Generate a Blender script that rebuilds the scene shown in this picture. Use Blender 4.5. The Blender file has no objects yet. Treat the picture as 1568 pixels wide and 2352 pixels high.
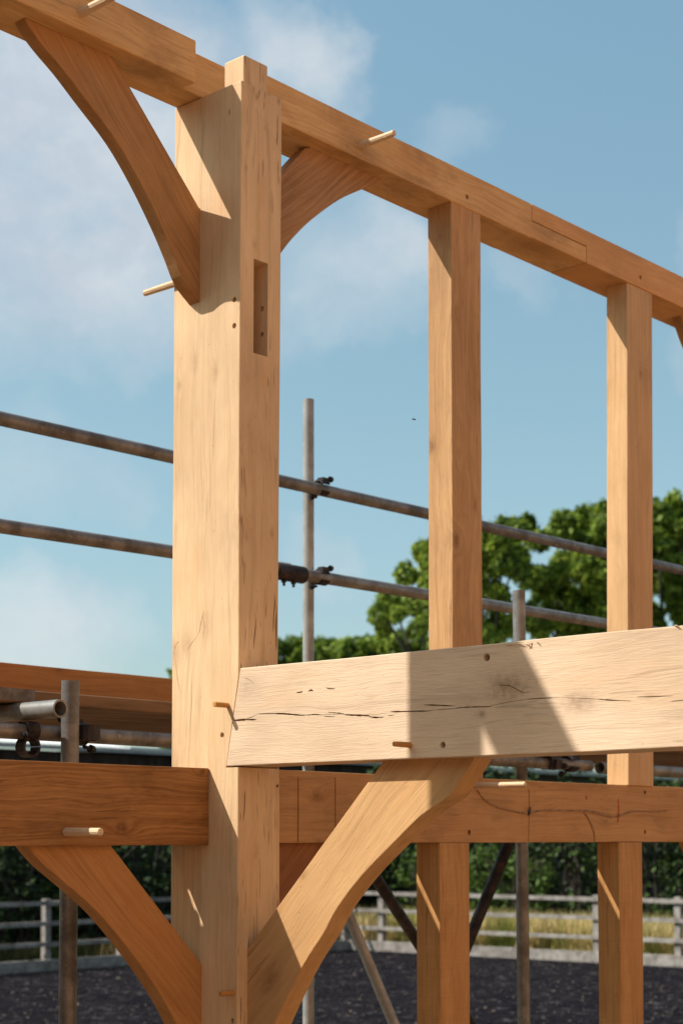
import bpy, bmesh, math, random
from mathutils import Vector, Matrix, Quaternion, noise as mn
random.seed(7)
R = math.radians
sc = bpy.context.scene
C = bpy.data.collections.new('scene'); sc.collection.children.link(C)
H = 2.3                       # camera height; all z below are measured from eye level and lifted by H

# ---------------------------------------------------------------- survey helper: photo reading -> point on a real plane
F, CX, HY = 3800., 784., 1925.
PITCH = R(3.1)
PY = HY - math.tan(PITCH)*F
AZ = math.atan(3416/3803.)
fa, fb, ra, rb = math.cos(AZ), math.sin(AZ), math.sin(AZ), -math.cos(AZ)
_U = (550-CX)/F
CAM = (-(_U*5.5*ra+5.5*fa), -(_U*5.5*rb+5.5*fb), 0.)
cp, sp = math.cos(PITCH), math.sin(PITCH)
def P(x, y, a=None, b=None, z=None, fwd=None):
    u = (x-CX)/F; v = (PY-y)/F; f = cp-v*sp
    d = (u*ra+f*fa, u*rb+f*fb, sp+v*cp)
    if a is not None: t = (a-CAM[0])/d[0]
    elif b is not None: t = (b-CAM[1])/d[1]
    elif z is not None: t = (z-CAM[2])/d[2]
    else: t = fwd/f
    return tuple(CAM[i]+t*d[i] for i in range(3))
def W(p): return Vector((p[0], p[1], p[2]+H))
def CR(r, f):                 # metres right / forward of the camera -> ground a,b
    return (CAM[0]+r*ra+f*fa, CAM[1]+r*rb+f*fb)

# ---------------------------------------------------------------- nodes
class N:
    def __init__(s, tree): s.t = tree; s.n = tree.nodes; s.l = tree.links
    def put(s, sock, v):
        if isinstance(v, bpy.types.NodeSocket): s.l.new(v, sock)
        elif v is not None:
            if hasattr(sock.default_value, '__len__') and hasattr(v, '__len__') and len(v) == 3 and len(sock.default_value) == 4: v = (*v, 1)
            sock.default_value = v
    def new(s, typ, ins={}, out=0, **kw):
        n = s.n.new(typ)
        for k, v in kw.items(): setattr(n, k, v)
        for k, v in ins.items(): s.put(n.inputs[k], v)
        return n.outputs[out]
    def m(s, op, a, b=0., c=0., clamp=False): return s.new('ShaderNodeMath', {0: a, 1: b, 2: c}, operation=op, use_clamp=clamp)
    def v(s, op, a, b=(0, 0, 0)):
        n = s.n.new('ShaderNodeVectorMath'); n.operation = op
        s.put(n.inputs[0], a)
        if op == 'SCALE': s.put(n.inputs['Scale'], b)
        else: s.put(n.inputs[1], b)
        return n.outputs['Value'] if op in ('LENGTH', 'DOT_PRODUCT', 'DISTANCE') else n.outputs[0]
    def noise(s, vec, scale=1., detail=3., rough=.5, col=False):
        return s.new('ShaderNodeTexNoise', {'Vector': vec, 'Scale': scale, 'Detail': detail, 'Roughness': rough}, out=1 if col else 0)
    def mr(s, v, a, b, c=0., d=1., t='SMOOTHSTEP'):
        return s.new('ShaderNodeMapRange', {0: v, 1: a, 2: b, 3: c, 4: d}, interpolation_type=t)
    def mix(s, f, a, b, blend='MIX'):
        n = s.n.new('ShaderNodeMix'); n.data_type = 'RGBA'; n.blend_type = blend
        s.put(n.inputs[0], f); s.put(n.inputs[6], a); s.put(n.inputs[7], b)
        return n.outputs[2]
    def xyz(s, v):
        n = s.n.new('ShaderNodeSeparateXYZ'); s.put(n.inputs[0], v); return n.outputs
    def cxyz(s, x, y, z): return s.new('ShaderNodeCombineXYZ', {0: x, 1: y, 2: z})

def mat(name):
    m = bpy.data.materials.new(name); m.use_nodes = True
    m.node_tree.nodes.clear(); k = N(m.node_tree)
    bsdf = k.n.new('ShaderNodeBsdfPrincipled'); out = k.n.new('ShaderNodeOutputMaterial')
    k.l.new(bsdf.outputs[0], out.inputs[0]); k.bsdf = bsdf; k.out = out
    return m, k

def oak(name, light, dark, axis=(1, 0, 0), knots=(), seed=0., check=.5, cface=None, contrast=.6, rings=55., stain=.3, saw=0.):
    """sawn oak: ring field bent round knots, fine pores, drying checks, blue-grey / tan stains"""
    m, k = mat(name)
    tc = k.n.new('ShaderNodeTexCoord').outputs['Object']
    q = Vector(axis).normalized().rotation_difference(Vector((1, 0, 0))).to_euler()
    p = k.new('ShaderNodeMapping', {'Vector': tc, 'Rotation': tuple(q)})
    p = k.v('ADD', p, (seed*3.1, seed*1.7, seed*2.3))
    lo = k.v('SUBTRACT', k.noise(k.v('MULTIPLY', p, (1.3, 5, 5)), 1., 2., .5, True), (.5, .5, .5))
    hi = k.v('SUBTRACT', k.noise(k.v('MULTIPLY', p, (5, 22, 22)), 1., 2., .5, True), (.5, .5, .5))
    pw = k.v('ADD', p, k.v('ADD', k.v('SCALE', lo, .10), k.v('SCALE', hi, .012)))
    x, y, z = k.xyz(pw)
    r = k.m('SQRT', k.m('ADD', k.m('POWER', k.m('ADD', y, .03-seed*1.7+.02), 2.), k.m('POWER', k.m('ADD', z, .05-seed*2.3), 2.)))
    kd = None
    for (c, rad, amp) in knots:
        c = Vector(c)
        d = k.v('SUBTRACT', tc, tuple(c))
        ax = Vector(axis).normalized()
        along = k.v('DOT_PRODUCT', d, tuple(ax))
        full = k.v('LENGTH', d)
        per2 = k.m('SUBTRACT', k.m('MULTIPLY', full, full), k.m('MULTIPLY', along, along))
        e = k.m('ADD', k.m('MULTIPLY', k.m('MULTIPLY', along, along), .32/rad**2), k.m('DIVIDE', per2, rad**2))
        g = k.m('EXPONENT', k.m('MULTIPLY', e, -.55))
        r = k.m('ADD', r, k.m('MULTIPLY', g, .05*amp))
        core = k.m('MULTIPLY', k.m('EXPONENT', k.m('MULTIPLY', e, -1.2)), amp)
        kd = core if kd is None else k.m('MAXIMUM', kd, core)
    rv = k.cxyz(k.m('MULTIPLY', x, 1.1), k.m('MULTIPLY', r, rings*2.2), seed)
    ring = k.mr(k.noise(rv, 1., 3., .6), .34, .68)
    pores = k.mr(k.noise(k.v('MULTIPLY', pw, (9, 260, 260)), 1., 2., .6), .38, .72)
    mott = k.mr(k.noise(k.v('MULTIPLY', p, (2.2, 9, 9)), 1., 4., .6), .3, .7)
    f = k.m('ADD', k.m('MULTIPLY', ring, contrast*.55), k.m('ADD', k.m('MULTIPLY', pores, contrast*.34), k.m('MULTIPLY', mott, .28*contrast)))
    col = k.mix(k.m('MULTIPLY', f, 1., clamp=True), light, dark)
    # broad tonal drift and stains
    drift = k.noise(k.v('ADD', k.v('MULTIPLY', p, (1.1, 2.6, 2.6)), (2, 5, 8)), 1., 5., .65)
    col = k.mix(k.mr(drift, .25, .75, .0, 1.), k.mix(1., col, (1.13, 1.11, 1.08), 'MULTIPLY'), k.mix(1., col, (.84, .78, .72), 'MULTIPLY'))
    strk = k.mr(k.noise(k.v('ADD', k.v('MULTIPLY', pw, (.8, 42, 42)), (6, 4, 1)), 1., 2., .55), .54, .72)
    col = k.mix(k.m('MULTIPLY', strk, .30), col, tuple(v*.62 for v in dark))
    spk = k.mr(k.noise(k.v('MULTIPLY', p, (60, 130, 130)), 1., 2., .5), .70, .76)
    col = k.mix(k.m('MULTIPLY', spk, .45), col, tuple(v*.4 for v in dark))
    blot = k.mr(k.noise(k.v('ADD', k.v('MULTIPLY', p, (2.5, 4, 4)), (9, 3, 1)), 1., 4., .65), .50, .74)
    col = k.mix(k.m('MULTIPLY', blot, stain), col, tuple(v*.42 for v in dark))
    warm = k.mr(k.noise(k.v('ADD', k.v('MULTIPLY', p, (1.7, 7, 7)), (4, 8, 2)), 1., 2., .5), .5, .8)
    col = k.mix(k.m('MULTIPLY', warm, .35), col, (light[0]*.95, light[1]*.72, light[2]*.5))
    if kd is not None:
        kn = k.m('MULTIPLY', kd, k.mr(k.noise(k.v('SCALE', tc, 42.), 1., 4., .7), .2, .75, .35, 1.))
        col = k.mix(k.m('MULTIPLY', kn, .85, clamp=True), col, (dark[0]*.42, dark[1]*.32, dark[2]*.26))
    if check > 0:
        cv = k.noise(k.v('ADD', k.v('MULTIPLY', pw, (5.5, 95, 95)), (3, 1, 7)), 1., 1.5, .5)
        gate = k.mr(k.noise(k.v('MULTIPLY', p, (1.2, 6, 6)), 1., 2., .5), .4, .62)
        ck = k.m('MULTIPLY', k.mr(cv, .635, .675), gate)
        if cface is not None:
            nn = k.xyz(k.n.new('ShaderNodeNewGeometry').outputs['True Normal'])[cface]
            ck = k.m('MULTIPLY', ck, k.mr(k.m('ABSOLUTE', nn), .3, .7, .12, 1.))
        col = k.mix(k.m('MULTIPLY', ck, check), col, (dark[0]*.25, dark[1]*.22, dark[2]*.2))
    if saw > 0:   # faint cross-grain band-saw marks
        sv = k.noise(k.v('MULTIPLY', p, (150, 4, 4)), 1., 1., .5)
        col = k.mix(k.m('MULTIPLY', k.mr(sv, .5, .75), saw), col, (dark[0]*.6, dark[1]*.55, dark[2]*.5))
    k.put(k.bsdf.inputs['Base Color'], col)
    k.put(k.bsdf.inputs['Roughness'], k.m('ADD', .62, k.m('MULTIPLY', ring, .15)))
    k.bsdf.inputs['Specular IOR Level'].default_value = .25
    bh = k.m('ADD', k.m('MULTIPLY', ring, .4), k.m('ADD', pores, k.m('MULTIPLY', mott, 1.2)))
    bp = k.n.new('ShaderNodeBump'); bp.inputs['Strength'].default_value = .35; bp.inputs['Distance'].default_value = .0011
    k.l.new(bh, bp.inputs['Height']); k.l.new(bp.outputs[0], k.bsdf.inputs['Normal'])
    return m

def rough_mat(name, c1, c2, scale=6., metal=0., rough=.6, c3=None, stretch=(1, 1, 1), spec=.3, lo=.35, hi=.65, bump=.2):
    m, k = mat(name)
    tc = k.n.new('ShaderNodeTexCoord').outputs['Object']
    v = k.v('MULTIPLY', tc, stretch)
    n1 = k.noise(v, scale, 5., .65)
    col = k.mix(k.mr(n1, lo, hi), c1, c2)
    if c3: col = k.mix(k.mr(k.noise(k.v('ADD', v, (5, 2, 9)), scale*2.3, 4., .7), .58, .7), col, c3)
    k.put(k.bsdf.inputs['Base Color'], col)
    k.bsdf.inputs['Metallic'].default_value = metal
    k.put(k.bsdf.inputs['Roughness'], k.mr(n1, .3, .7, rough-.1, min(1, rough+.15)))
    k.bsdf.inputs['Specular IOR Level'].default_value = spec
    if bump:
        bp = k.n.new('ShaderNodeBump'); bp.inputs['Strength'].default_value = bump; bp.inputs['Distance'].default_value = .004
        k.l.new(n1, bp.inputs['Height']); k.l.new(bp.outputs[0], k.bsdf.inputs['Normal'])
    return m

# ---------------------------------------------------------------- mesh helpers
def link(name, bm, m, parent=None, origin=None, smooth=False, mats=None):
    bmesh.ops.recalc_face_normals(bm, faces=bm.faces[:])
    return link_raw(name, bm, m, parent, origin, smooth, mats)
def link_raw(name, bm, m, parent=None, origin=None, smooth=False, mats=None):
    me = bpy.data.meshes.new(name)
    if parent is not None: origin = Vector(parent.get('_o', (0, 0, 0)))
    origin = Vector(origin) if origin is not None else Vector((0, 0, 0))
    if parent is None or True:
        bmesh.ops.translate(bm, verts=bm.verts[:], vec=-origin)
    bm.to_mesh(me); bm.free()
    if smooth: me.polygons.foreach_set('use_smooth', [True]*len(me.polygons))
    o = bpy.data.objects.new(name, me); C.objects.link(o)
    for mm in (mats or [m]): me.materials.append(mm)
    if parent is not None: o.parent = parent
    else: o.location = origin; o['_o'] = tuple(origin)
    return o
def tag(o, label=None, cat=None, group=None, kind=None):
    if label: o['label'] = label
    if cat: o['category'] = cat
    if group: o['group'] = group
    if kind: o['kind'] = kind
    return o
def empty(name, loc):
    o = bpy.data.objects.new(name, None); C.objects.link(o); o.location = loc; o['_o'] = tuple(loc)
    o.empty_display_size = .1
    return o
def wob(v, s, amp, seed=0): return mn.noise(Vector((v*s, seed*7.3, seed*1.9)))*amp
def box_bm(lo, hi, ax=0, seg=0, jit=0., seed=0, bm=None):
    """box in world coords (z already lifted) with slight hewn irregularity along axis ax"""
    bm = bm or bmesh.new()
    lo, hi = Vector(lo), Vector(hi)
    u, v = [(1, 2), (2, 0), (0, 1)][ax]
    seg = seg or max(1, int((hi[ax]-lo[ax])/.12))
    rings = []
    for i in range(seg+1):
        t = lo[ax]+(hi[ax]-lo[ax])*i/seg
        ring = []
        for j, (su, sv) in enumerate(((0, 0), (1, 0), (1, 1), (0, 1))):
            c = Vector((0, 0, 0)); c[ax] = t
            c[u] = (hi if su else lo)[u]+wob(t, 2.2, jit, seed+j)+wob(t, 9, jit*.25, seed+j+20)
            c[v] = (hi if sv else lo)[v]+wob(t, 2.2, jit, seed+j+9)+wob(t, 9, jit*.25, seed+j+31)
            ring.append(bm.verts.new(c))
        rings.append(ring)
    for i in range(seg):
        for j in range(4):
            bm.faces.new((rings[i][j], rings[i][(j+1) % 4], rings[i+1][(j+1) % 4], rings[i+1][j]))
    bm.faces.new(rings[0][::-1]); bm.faces.new(rings[-1])
    return bm
def prism_bm(pts, plane, d0, d1, bm=None):
    """polygon extruded: plane 'a' -> pts are (b,z) at a=d0..d1 ; plane 'b' -> pts are (a,z) at b=d0..d1"""
    bm = bm or bmesh.new()
    def mk(p, d): return bm.verts.new(Vector((d, p[0], p[1]+H)) if plane == 'a' else Vector((p[0], d, p[1]+H)))
    A = [mk(p, d0) for p in pts]; B = [mk(p, d1) for p in pts]
    n = len(pts)
    for i in range(n): bm.faces.new((A[i], A[(i+1) % n], B[(i+1) % n], B[i]))
    bm.faces.new(A); bm.faces.new(B[::-1])
    return bm
def curve(pts, n=5):
    """Catmull-Rom through 2D points"""
    out = []
    P_ = [pts[0]]+list(pts)+[pts[-1]]
    for i in range(1, len(P_)-2):
        p0, p1, p2, p3 = [Vector(q) for q in P_[i-1:i+3]]
        for k in range(n):
            t = k/n
            out.append(tuple(.5*((2*p1)+(-p0+p2)*t+(2*p0-5*p1+4*p2-p3)*t*t+(-p0+3*p1-3*p2+p3)*t**3)))
    out.append(tuple(pts[-1]))
    return out
def tube_bm(p0, p1, r, n=20, bm=None, hollow=0., cap=True, taper=1.):
    bm = bm or bmesh.new()
    p0, p1 = Vector(p0), Vector(p1)
    d = (p1-p0); q = Vector((0, 0, 1)).rotation_difference(d.normalized())
    def ring(c, rr): return [bm.verts.new(c+q @ Vector((math.cos(2*math.pi*i/n)*rr, math.sin(2*math.pi*i/n)*rr, 0))) for i in range(n)]
    A, B = ring(p0, r), ring(p1, r*taper)
    for i in range(n): bm.faces.new((A[i], A[(i+1) % n], B[(i+1) % n], B[i]))
    if hollow:
        A2, B2 = ring(p0, r*hollow), ring(p1, r*hollow)
        for i in range(n):
            j = (i+1) % n
            bm.faces.new((A[j], A[i], A2[i], A2[j])); bm.faces.new((B[i], B[j], B2[j], B2[i]))
            bm.faces.new((A2[j], A2[i], B2[i], B2[j]))
    elif cap:
        bm.faces.new(A[::-1]); bm.faces.new(B)
    return bm
def bevel(o, w=.003, seg=2):
    b = o.modifiers.new('b', 'BEVEL'); b.width = w; b.segments = seg; b.limit_method = 'ANGLE'; b.angle_limit = R(40)
    b.harden_normals = False
    return o
def bake(o):
    dg = bpy.context.evaluated_depsgraph_get(); dg.update()
    me = bpy.data.meshes.new_from_object(o.evaluated_get(dg))
    old = o.data; o.modifiers.clear(); o.data = me; me.name = old.name; bpy.data.meshes.remove(old)
def carve(o, cutters, dark=None):
    """subtract solids (list of bmesh) from o for real mortices, peg holes and shakes"""
    bpy.context.view_layer.update(); bake(o)
    for bm in cutters:
        bmesh.ops.recalc_face_normals(bm, faces=bm.faces[:])
        me = bpy.data.meshes.new('c'); bm.to_mesh(me); bm.free()
        me.materials.append(o.data.materials[0])
        c = bpy.data.objects.new('c', me); C.objects.link(c)
        md = o.modifiers.new('x', 'BOOLEAN'); md.operation = 'DIFFERENCE'; md.object = c; md.solver = 'EXACT'
        bpy.context.view_layer.update(); bake(o)
        bpy.data.objects.remove(c); bpy.data.meshes.remove(me)

# ---------------------------------------------------------------- timber materials
PALE, PALED = (.665, .475, .285), (.50, .315, .165)
WARM, WARMD = (.40, .215, .088), (.235, .105, .034)
MIDL, MIDD = (.50, .30, .145), (.33, .175, .07)
ZV, AV, BV = (0, 0, 1), (1, 0, 0), (0, 1, 0)

# ================================================================ THE MAIN POST
def quadring(bm, a0, a1, b0, b1, z, s):
    return [bm.verts.new(Vector((a+wob(z, 2, .0012, s+i), b+wob(z, 2, .0012, s+i+5), z+H))) for i, (a, b) in enumerate(((a0, b0), (a1, b0), (a1, b1), (a0, b1)))]
zs = [(-H, .2), (-.629, .2), (.186, .198), (.24, .196), (.6, .189), (1.0, .191), (1.39, .194), (1.9, .196), (2.578, .1985)]
zz = []
for (z0, a0), (z1, a1) in zip(zs, zs[1:]):
    n = max(1, int((z1-z0)/.1))
    for i in range(n): zz.append((z0+(z1-z0)*i/n, a0+(a1-a0)*i/n))
zz.append(zs[-1])
bm = bmesh.new(); prev = None; first = None
for z, a1 in zz:
    b0 = .006 if z < 1.4 else .006-.005*(z-1.4)/1.17
    rg = quadring(bm, 0, a1, b0, .336, z, 3)
    if prev:
        for j in range(4): bm.faces.new((prev[j], prev[(j+1) % 4], rg[(j+1) % 4], rg[j]))
    else: bm.faces.new(rg[::-1])
    prev = rg
bm.faces.new(prev)
post_knots = []
for x, y, rad, amp in ((447, 835, .022, .35), (495, 852, .02, .4), (412, 887, .010, .8), (470, 1440, .035, .35), (428, 1480, .03, .5), (402, 1500, .03, .6), (527, 258, .006, 1.)):
    p = P(x, y, a=0); post_knots.append(((p[0], p[1], p[2]+H), rad, amp))
for x, y, rad, amp in ((627, 1224, .010, .9), (556, 1195, .010, .9), (590, 1960, .02, .5), (600, 700, .02, .3), (640, 232, .007, 1.), (618, 214, .006, .9), (590, 222, .008, .7), (566, 385, .006, .7), (588, 560, .010, .6)):
    p = P(x, y, b=0); post_knots.append(((p[0], p[1], p[2]+H), rad, amp))
M_post = oak('oak_post', PALE, PALED, ZV, post_knots, 1., .9, 1, .5, 48., .16)
post = link('oak_post', bm, M_post)
tag(post, 'tall pale oak post in the foreground with an empty mortise slot', 'post', 'main posts of the oak frame')
bevel(post, .004)
TIE = -.004
tz0, tz1 = .24, .566
cut = []
# housing for the tie beam's slanted shoulder
cut.append(prism_bm([(-.2, tz0-.004), (.066, tz0-.004), (.002, tz1+.004), (-.2, tz1+.004)], 'a', -.05, .19))
# open mortise
cut.append(prism_bm([(.064, 1.650), (.132, 1.650), (.132, 1.976), (.064, 1.976)], 'b', -.05, .20))
def hole(p, ax, r=.0085, depth=.07):
    p = W(p); d = Vector({'a': (1, 0, 0), 'b': (0, 1, 0)}[ax])
    return tube_bm(p-d*.05, p+d*depth, r, 16)
for x, y in ((538, 688), (538, 748)): cut.append(hole(P(x, y, a=0), 'a', .0095, .19))
for x, y in ((510, 1688), (533, 2345)): cut.append(hole(P(x, y, a=0), 'a', .009))
cut.append(hole(P(640, 1805, b=0), 'b', .006, .05))
def shake_a(px, w, depth=.012, seed=0):
    rg = random.Random(seed); line = curve([(P(x, y, a=0)[1], P(x, y, a=0)[2]) for x, y in px], 4); n = len(line); up, dn = [], []
    for i, q in enumerate(line):
        p0, p1 = Vector(line[max(0, i-1)]), Vector(line[min(n-1, i+1)]); d = (p1-p0).normalized(); nn = Vector((-d[1], d[0]))
        e = (math.sin(math.pi*i/(n-1))**.6*w*rg.uniform(.5, 1.2)+.0002)*.5
        up.append((q[0]+nn[0]*e, q[1]+nn[1]*e)); dn.append((q[0]-nn[0]*e, q[1]-nn[1]*e))
    return prism_bm(up+dn[::-1], 'a', -.01, depth)
for i, (px, w) in enumerate([([(470, 1400), (463, 1425), (458, 1450), (450, 1465)], .0024), ([(465, 1412), (470, 1440), (466, 1462)], .0016), ([(452, 1462), (440, 1478), (432, 1492)], .0018),
        ([(398, 1505), (405, 1480), (412, 1474)], .002), ([(403, 1510), (408, 1560), (415, 1590)], .0018), ([(441, 1560), (440, 1620), (436, 1690)], .0016), ([(463, 215), (461, 250), (458, 290)], .0018),
        ([(494, 905), (492, 980), (489, 1060)], .0012), ([(478, 1120), (474, 1200), (468, 1290)], .0010), ([(468, 1090), (466, 1170)], .0009), ([(484, 1060), (483, 1140), (481, 1180)], .0010)]): cut.append(shake_a(px, w, seed=i+50))
carve(post, cut)
# teazle tenon rising from the post head
t = bevel(link('tenon', box_bm((.020, .010, 2.55+H), (.137, .108, 2.678+H), 2, 2, .001, 4), M_post, post), .007, 3)
cutm = rough_mat('shaking_grain', (.02, .012, .008), (.05, .03, .02), 30)

# ================================================================ TIE BEAM (pale, toward the camera's right)
tie_marks = [(1165, 1580, .055, 1.), (1330, 1610, .032, .85), (1105, 1640, .012, .9), (1080, 1610, .03, .3), (570, 1580, .035, .35), (1490, 1600, .012, .5), (850, 1605, .014, .3), (1190, 1565, .035, .3)]
kn = []
for x, y, rad, amp in tie_marks:
    p = P(x, y, a=TIE); kn.append(((p[0], p[1], p[2]+H), rad, amp))
M_tie = oak('oak_tie', (.65, .495, .35), (.50, .355, .23), BV, kn, 2.4, .25, contrast=.31, rings=60., stain=.10)
bm = bmesh.new()
secs = []
nb = 34
for i in range(nb+1):
    t = i/nb; b = None
    zt, zb = tz1, tz0
    bt = -.006+(-3.3+.006)*t; bb = .060+(-3.3-.060)*t
    top = zt+wob(bt, 3, .003, 1); bot = zb+wob(bb, 3, .0025, 2)
    if i == 0: top, bot = zt, zb
    secs.append([bm.verts.new(Vector(v)) for v in ((TIE, bb, bot+H), (TIE, bt, top+H), (.150, bt, top+H), (.150, bb, bot+H))])
for s0, s1 in zip(secs, secs[1:]):
    for j in range(4): bm.faces.new((s0[j], s0[(j+1) % 4], s1[(j+1) % 4], s1[j]))
bm.faces.new(secs[0][::-1]); bm.faces.new(secs[-1])
tie = link('tie_beam', bm, M_tie)
tag(tie, 'wide pale horizontal beam with a long split and peg holes, let into the foreground post', 'beam')
bevel(tie, .003)
cut = []
for x, y, r in ((1117, 1510, .0115), (1016, 1711, .0105)): cut.append(hole(P(x, y, a=TIE), 'a', r, .09))
def shake(px, w, depth=.02, seed=0):
    """a drying split: ragged lens following the readings px (photo units on the beam face)"""
    rng = random.Random(seed)
    pts = [P(x, y, a=TIE) for x, y in px]
    line = curve([(p[1], p[2]) for p in pts], 5)
    n = len(line); up, dn = [], []
    for i, (b, z) in enumerate(line):
        e = math.sin(math.pi*i/(n-1))**.6*w*rng.uniform(.55, 1.2)+.0002
        up.append((b, z+e*.5)); dn.append((b, z-e*.5))
    return prism_bm(up+dn[::-1], 'a', TIE-.01, TIE+depth)
shakes = [([(560, 1653), (575, 1648), (592, 1641)], .0016), ([(660, 1641), (720, 1642), (800, 1641), (850, 1642), (900, 1637)], .0009), ([(980, 1632), (1020, 1629), (1060, 1626)], .0012), ([(1120, 1623), (1170, 1612), (1215, 1606)], .0009), ([(1280, 1602), (1330, 1604), (1375, 1606)], .0008), ([(536, 1655), (560, 1653), (590, 1653)], .0045), ([(590, 1640), (640, 1639), (670, 1641), (703, 1644)], .0038), ([(703, 1643), (722, 1641), (740, 1642)], .003),
          ([(753, 1636), (775, 1638), (790, 1639)], .0025), ([(790, 1642), (820, 1643), (850, 1644)], .0042), ([(845, 1646), (862, 1648), (882, 1647)], .0034),
          ([(743, 1645), (757, 1646), (768, 1646)], .0018), ([(890, 1643), (905, 1644)], .0015), ([(895, 1635), (930, 1634), (990, 1633)], .0036),
          ([(972, 1619), (1010, 1620), (1045, 1622)], .0028), ([(1045, 1626), (1080, 1624), (1130, 1623)], .0022), ([(1209, 1606), (1240, 1604), (1285, 1602)], .0022),
          ([(1370, 1606), (1400, 1608), (1450, 1610)], .0022), ([(1460, 1601), (1500, 1600), (1545, 1598)], .0020), ([(1538, 1611), (1575, 1608), (1620, 1606)], .002),
          ([(1144, 1576), (1165, 1574), (1180, 1580), (1200, 1590), (1217, 1589)], .0016), ([(562, 1558), (572, 1561), (585, 1573)], .0012),
          ([(679, 1591), (690, 1590), (695, 1588)], .004), ([(708, 1588), (714, 1585), (720, 1588)], .005), ([(748, 1580), (758, 1582), (770, 1582)], .003), ([(755, 1564), (757, 1580)], .0012)]
for i, (px, w) in enumerate(shakes): cut.append(shake(px, w*1.5, .018, i))
carve(tie, cut)

rng = random.Random(12)
for (x, y, dx, dy) in ((1186, 1478, 22, 4), (1205, 1476, 16, 10), (1222, 1474, -10, 14), (1232, 1473, 9, 8), (1160, 1481, 30, -1), (1548, 1436, 14, 5)):
    p = Vector(P(x, y, a=TIE)); q = Vector(P(x+dx, y+dy, a=TIE))
    bm = bmesh.new(); m1 = W(p.lerp(q, .5))+Vector((-.006, 0, .002)); tube_bm(W(p)+Vector((.002, 0, -.002)), m1, .0022, 5, bm=bm, taper=.8); tube_bm(m1, W(q)+Vector((-.004, 0, 0)), .0018, 5, bm=bm, taper=.2)
    link('splinter', bm, M_tie, tie)
# ================================================================ A-LINE: wall plate, girts, studs
PB = .134
M_plate = oak('oak_plate', (.70, .43, .195), (.45, .24, .09), AV, [((-.25, .2, 2.58+H), .07, .5), ((.3, .2, 2.58+H), .06, .5), ((.62, .134, 2.70+H), .04, .4), ((1.1, .22, 2.58+H), .09, .6), ((2.0, .2, 2.58+H), .09, .5)], 3.2, .2, contrast=.6, rings=45., stain=.45)
def plate_piece(name, a0, a1, b0, b1, z0, z1, m, seed, label, extra=None):
    o = bevel(link(name, box_bm((a0, b0, z0+H), (a1, b1, z1+H), 0, 0, .0022, seed), m, None, (a0, b0, z0+H)), .004)
    return o
def shifted(knots, org): return [((c[0]-org[0], c[1]-org[1], c[2]-org[2]), r, a) for c, r, a in knots]
bm = box_bm((-3.1, PB, 2.578+H), (-.087, .33, 2.727+H), 0, 0, .0022, 11)
plate_l = bmesh.new()
# left length of plate: full section, reduced to a lap over the post head
pl_ = prism_bm([(-3.1, 2.578), (.197, 2.5795), (.197, 2.727), (-3.1, 2.727)], 'b', .200, .332)
bm2 = box_bm((-3.1, PB, 2.5785+H), (-.087, .205, 2.727+H), 0, 0, .0012, 12)
me_ = bpy.data.meshes.new('x'); bm2.to_mesh(me_); bm2.free(); bm.free(); plate_l.free()
pl_.from_mesh(me_); bpy.data.meshes.remove(me_)
plate1 = link('wall_plate', pl_, M_plate)
tag(plate1, 'near length of the top rail, running left from the foreground post head', 'beam', 'timbers of the top rail')
bevel(plate1, .005, 3)
plate2 = link('wall_plate', box_bm((.201, PB, 2.578+H), (1.88, .332, 2.728+H), 0, 0, .002, 15), M_plate)
tag(plate2, 'middle length of the top rail, from the foreground post to the scarf joint', 'beam', 'timbers of the top rail')
# its tongue reaches past the scarf under the far length
bm = box_bm((1.86, PB-.001, 2.580+H), (2.297, .331, 2.652+H), 0, 0, .001, 17)
bevel(link('scarf_tongue', bm, M_plate, plate2), .002)
bevel(plate2, .004)
M_plate2 = oak('oak_plate_far', (.64, .35, .145), (.45, .215, .08), AV, [((2.7, .2, 2.58+H), .06, .4)], 5.1, .1, contrast=.5, rings=45., stain=.2)
pts = [(1.881, 2.655), (2.300, 2.655), (2.300, 2.578), (4.15, 2.578), (4.15, 2.732), (1.881, 2.727)]
plate3 = link('wall_plate', prism_bm(pts, 'b', PB-.002, .330), M_plate2)
tag(plate3, 'far redder length of the top rail, running right beyond the scarf joint', 'beam', 'timbers of the top rail')
bevel(plate3, .003)
def cut_holes(o, lst, plane, r): carve(o, [hole(P(x, y, b=plane), 'b', r, .09) for x, y in lst])
cut_holes(plate2, [(1072, 452)], PB, .0105); cut_holes(plate3, [(1469, 637)], PB, .0105)

GB = .146
gk = [((P(x, y, b=GB)[0], GB, P(x, y, b=GB)[2]+H), r_, a_) for x, y, r_, a_ in ((280, 1905, .022, .9), (190, 1880, .04, .25), (255, 1860, .05, .2), (465, 1775, .015, .8))]
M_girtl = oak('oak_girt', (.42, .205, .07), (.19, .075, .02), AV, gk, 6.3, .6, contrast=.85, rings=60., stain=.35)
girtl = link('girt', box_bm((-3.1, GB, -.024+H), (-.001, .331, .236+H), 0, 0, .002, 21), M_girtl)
tag(girtl, 'dark brown horizontal girt butting the left side of the foreground post', 'beam', 'girts at mid height')
bevel(girtl, .003)
gk = [((P(x, y, b=GB)[0], GB, P(x, y, b=GB)[2]+H), r_, a_) for x, y, r_, a_ in ((728, 1830, .022, .9), (1213, 1862, .016, .9), (1385, 1890, .03, .5), (1260, 1862, .03, .3), (735, 1935, .015, .7))]
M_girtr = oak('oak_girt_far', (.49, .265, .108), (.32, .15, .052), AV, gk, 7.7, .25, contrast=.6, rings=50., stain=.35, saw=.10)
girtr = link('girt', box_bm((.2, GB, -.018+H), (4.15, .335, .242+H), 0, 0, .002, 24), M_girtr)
tag(girtr, 'brown horizontal girt behind the tie beam with red paint marks and a wavy dark streak', 'beam', 'girts at mid height')
bevel(girtr, .003)
cut_holes(girtr, [(1077, 1912), (1480, 1820), (1480, 1911)], GB, .010)
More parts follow.
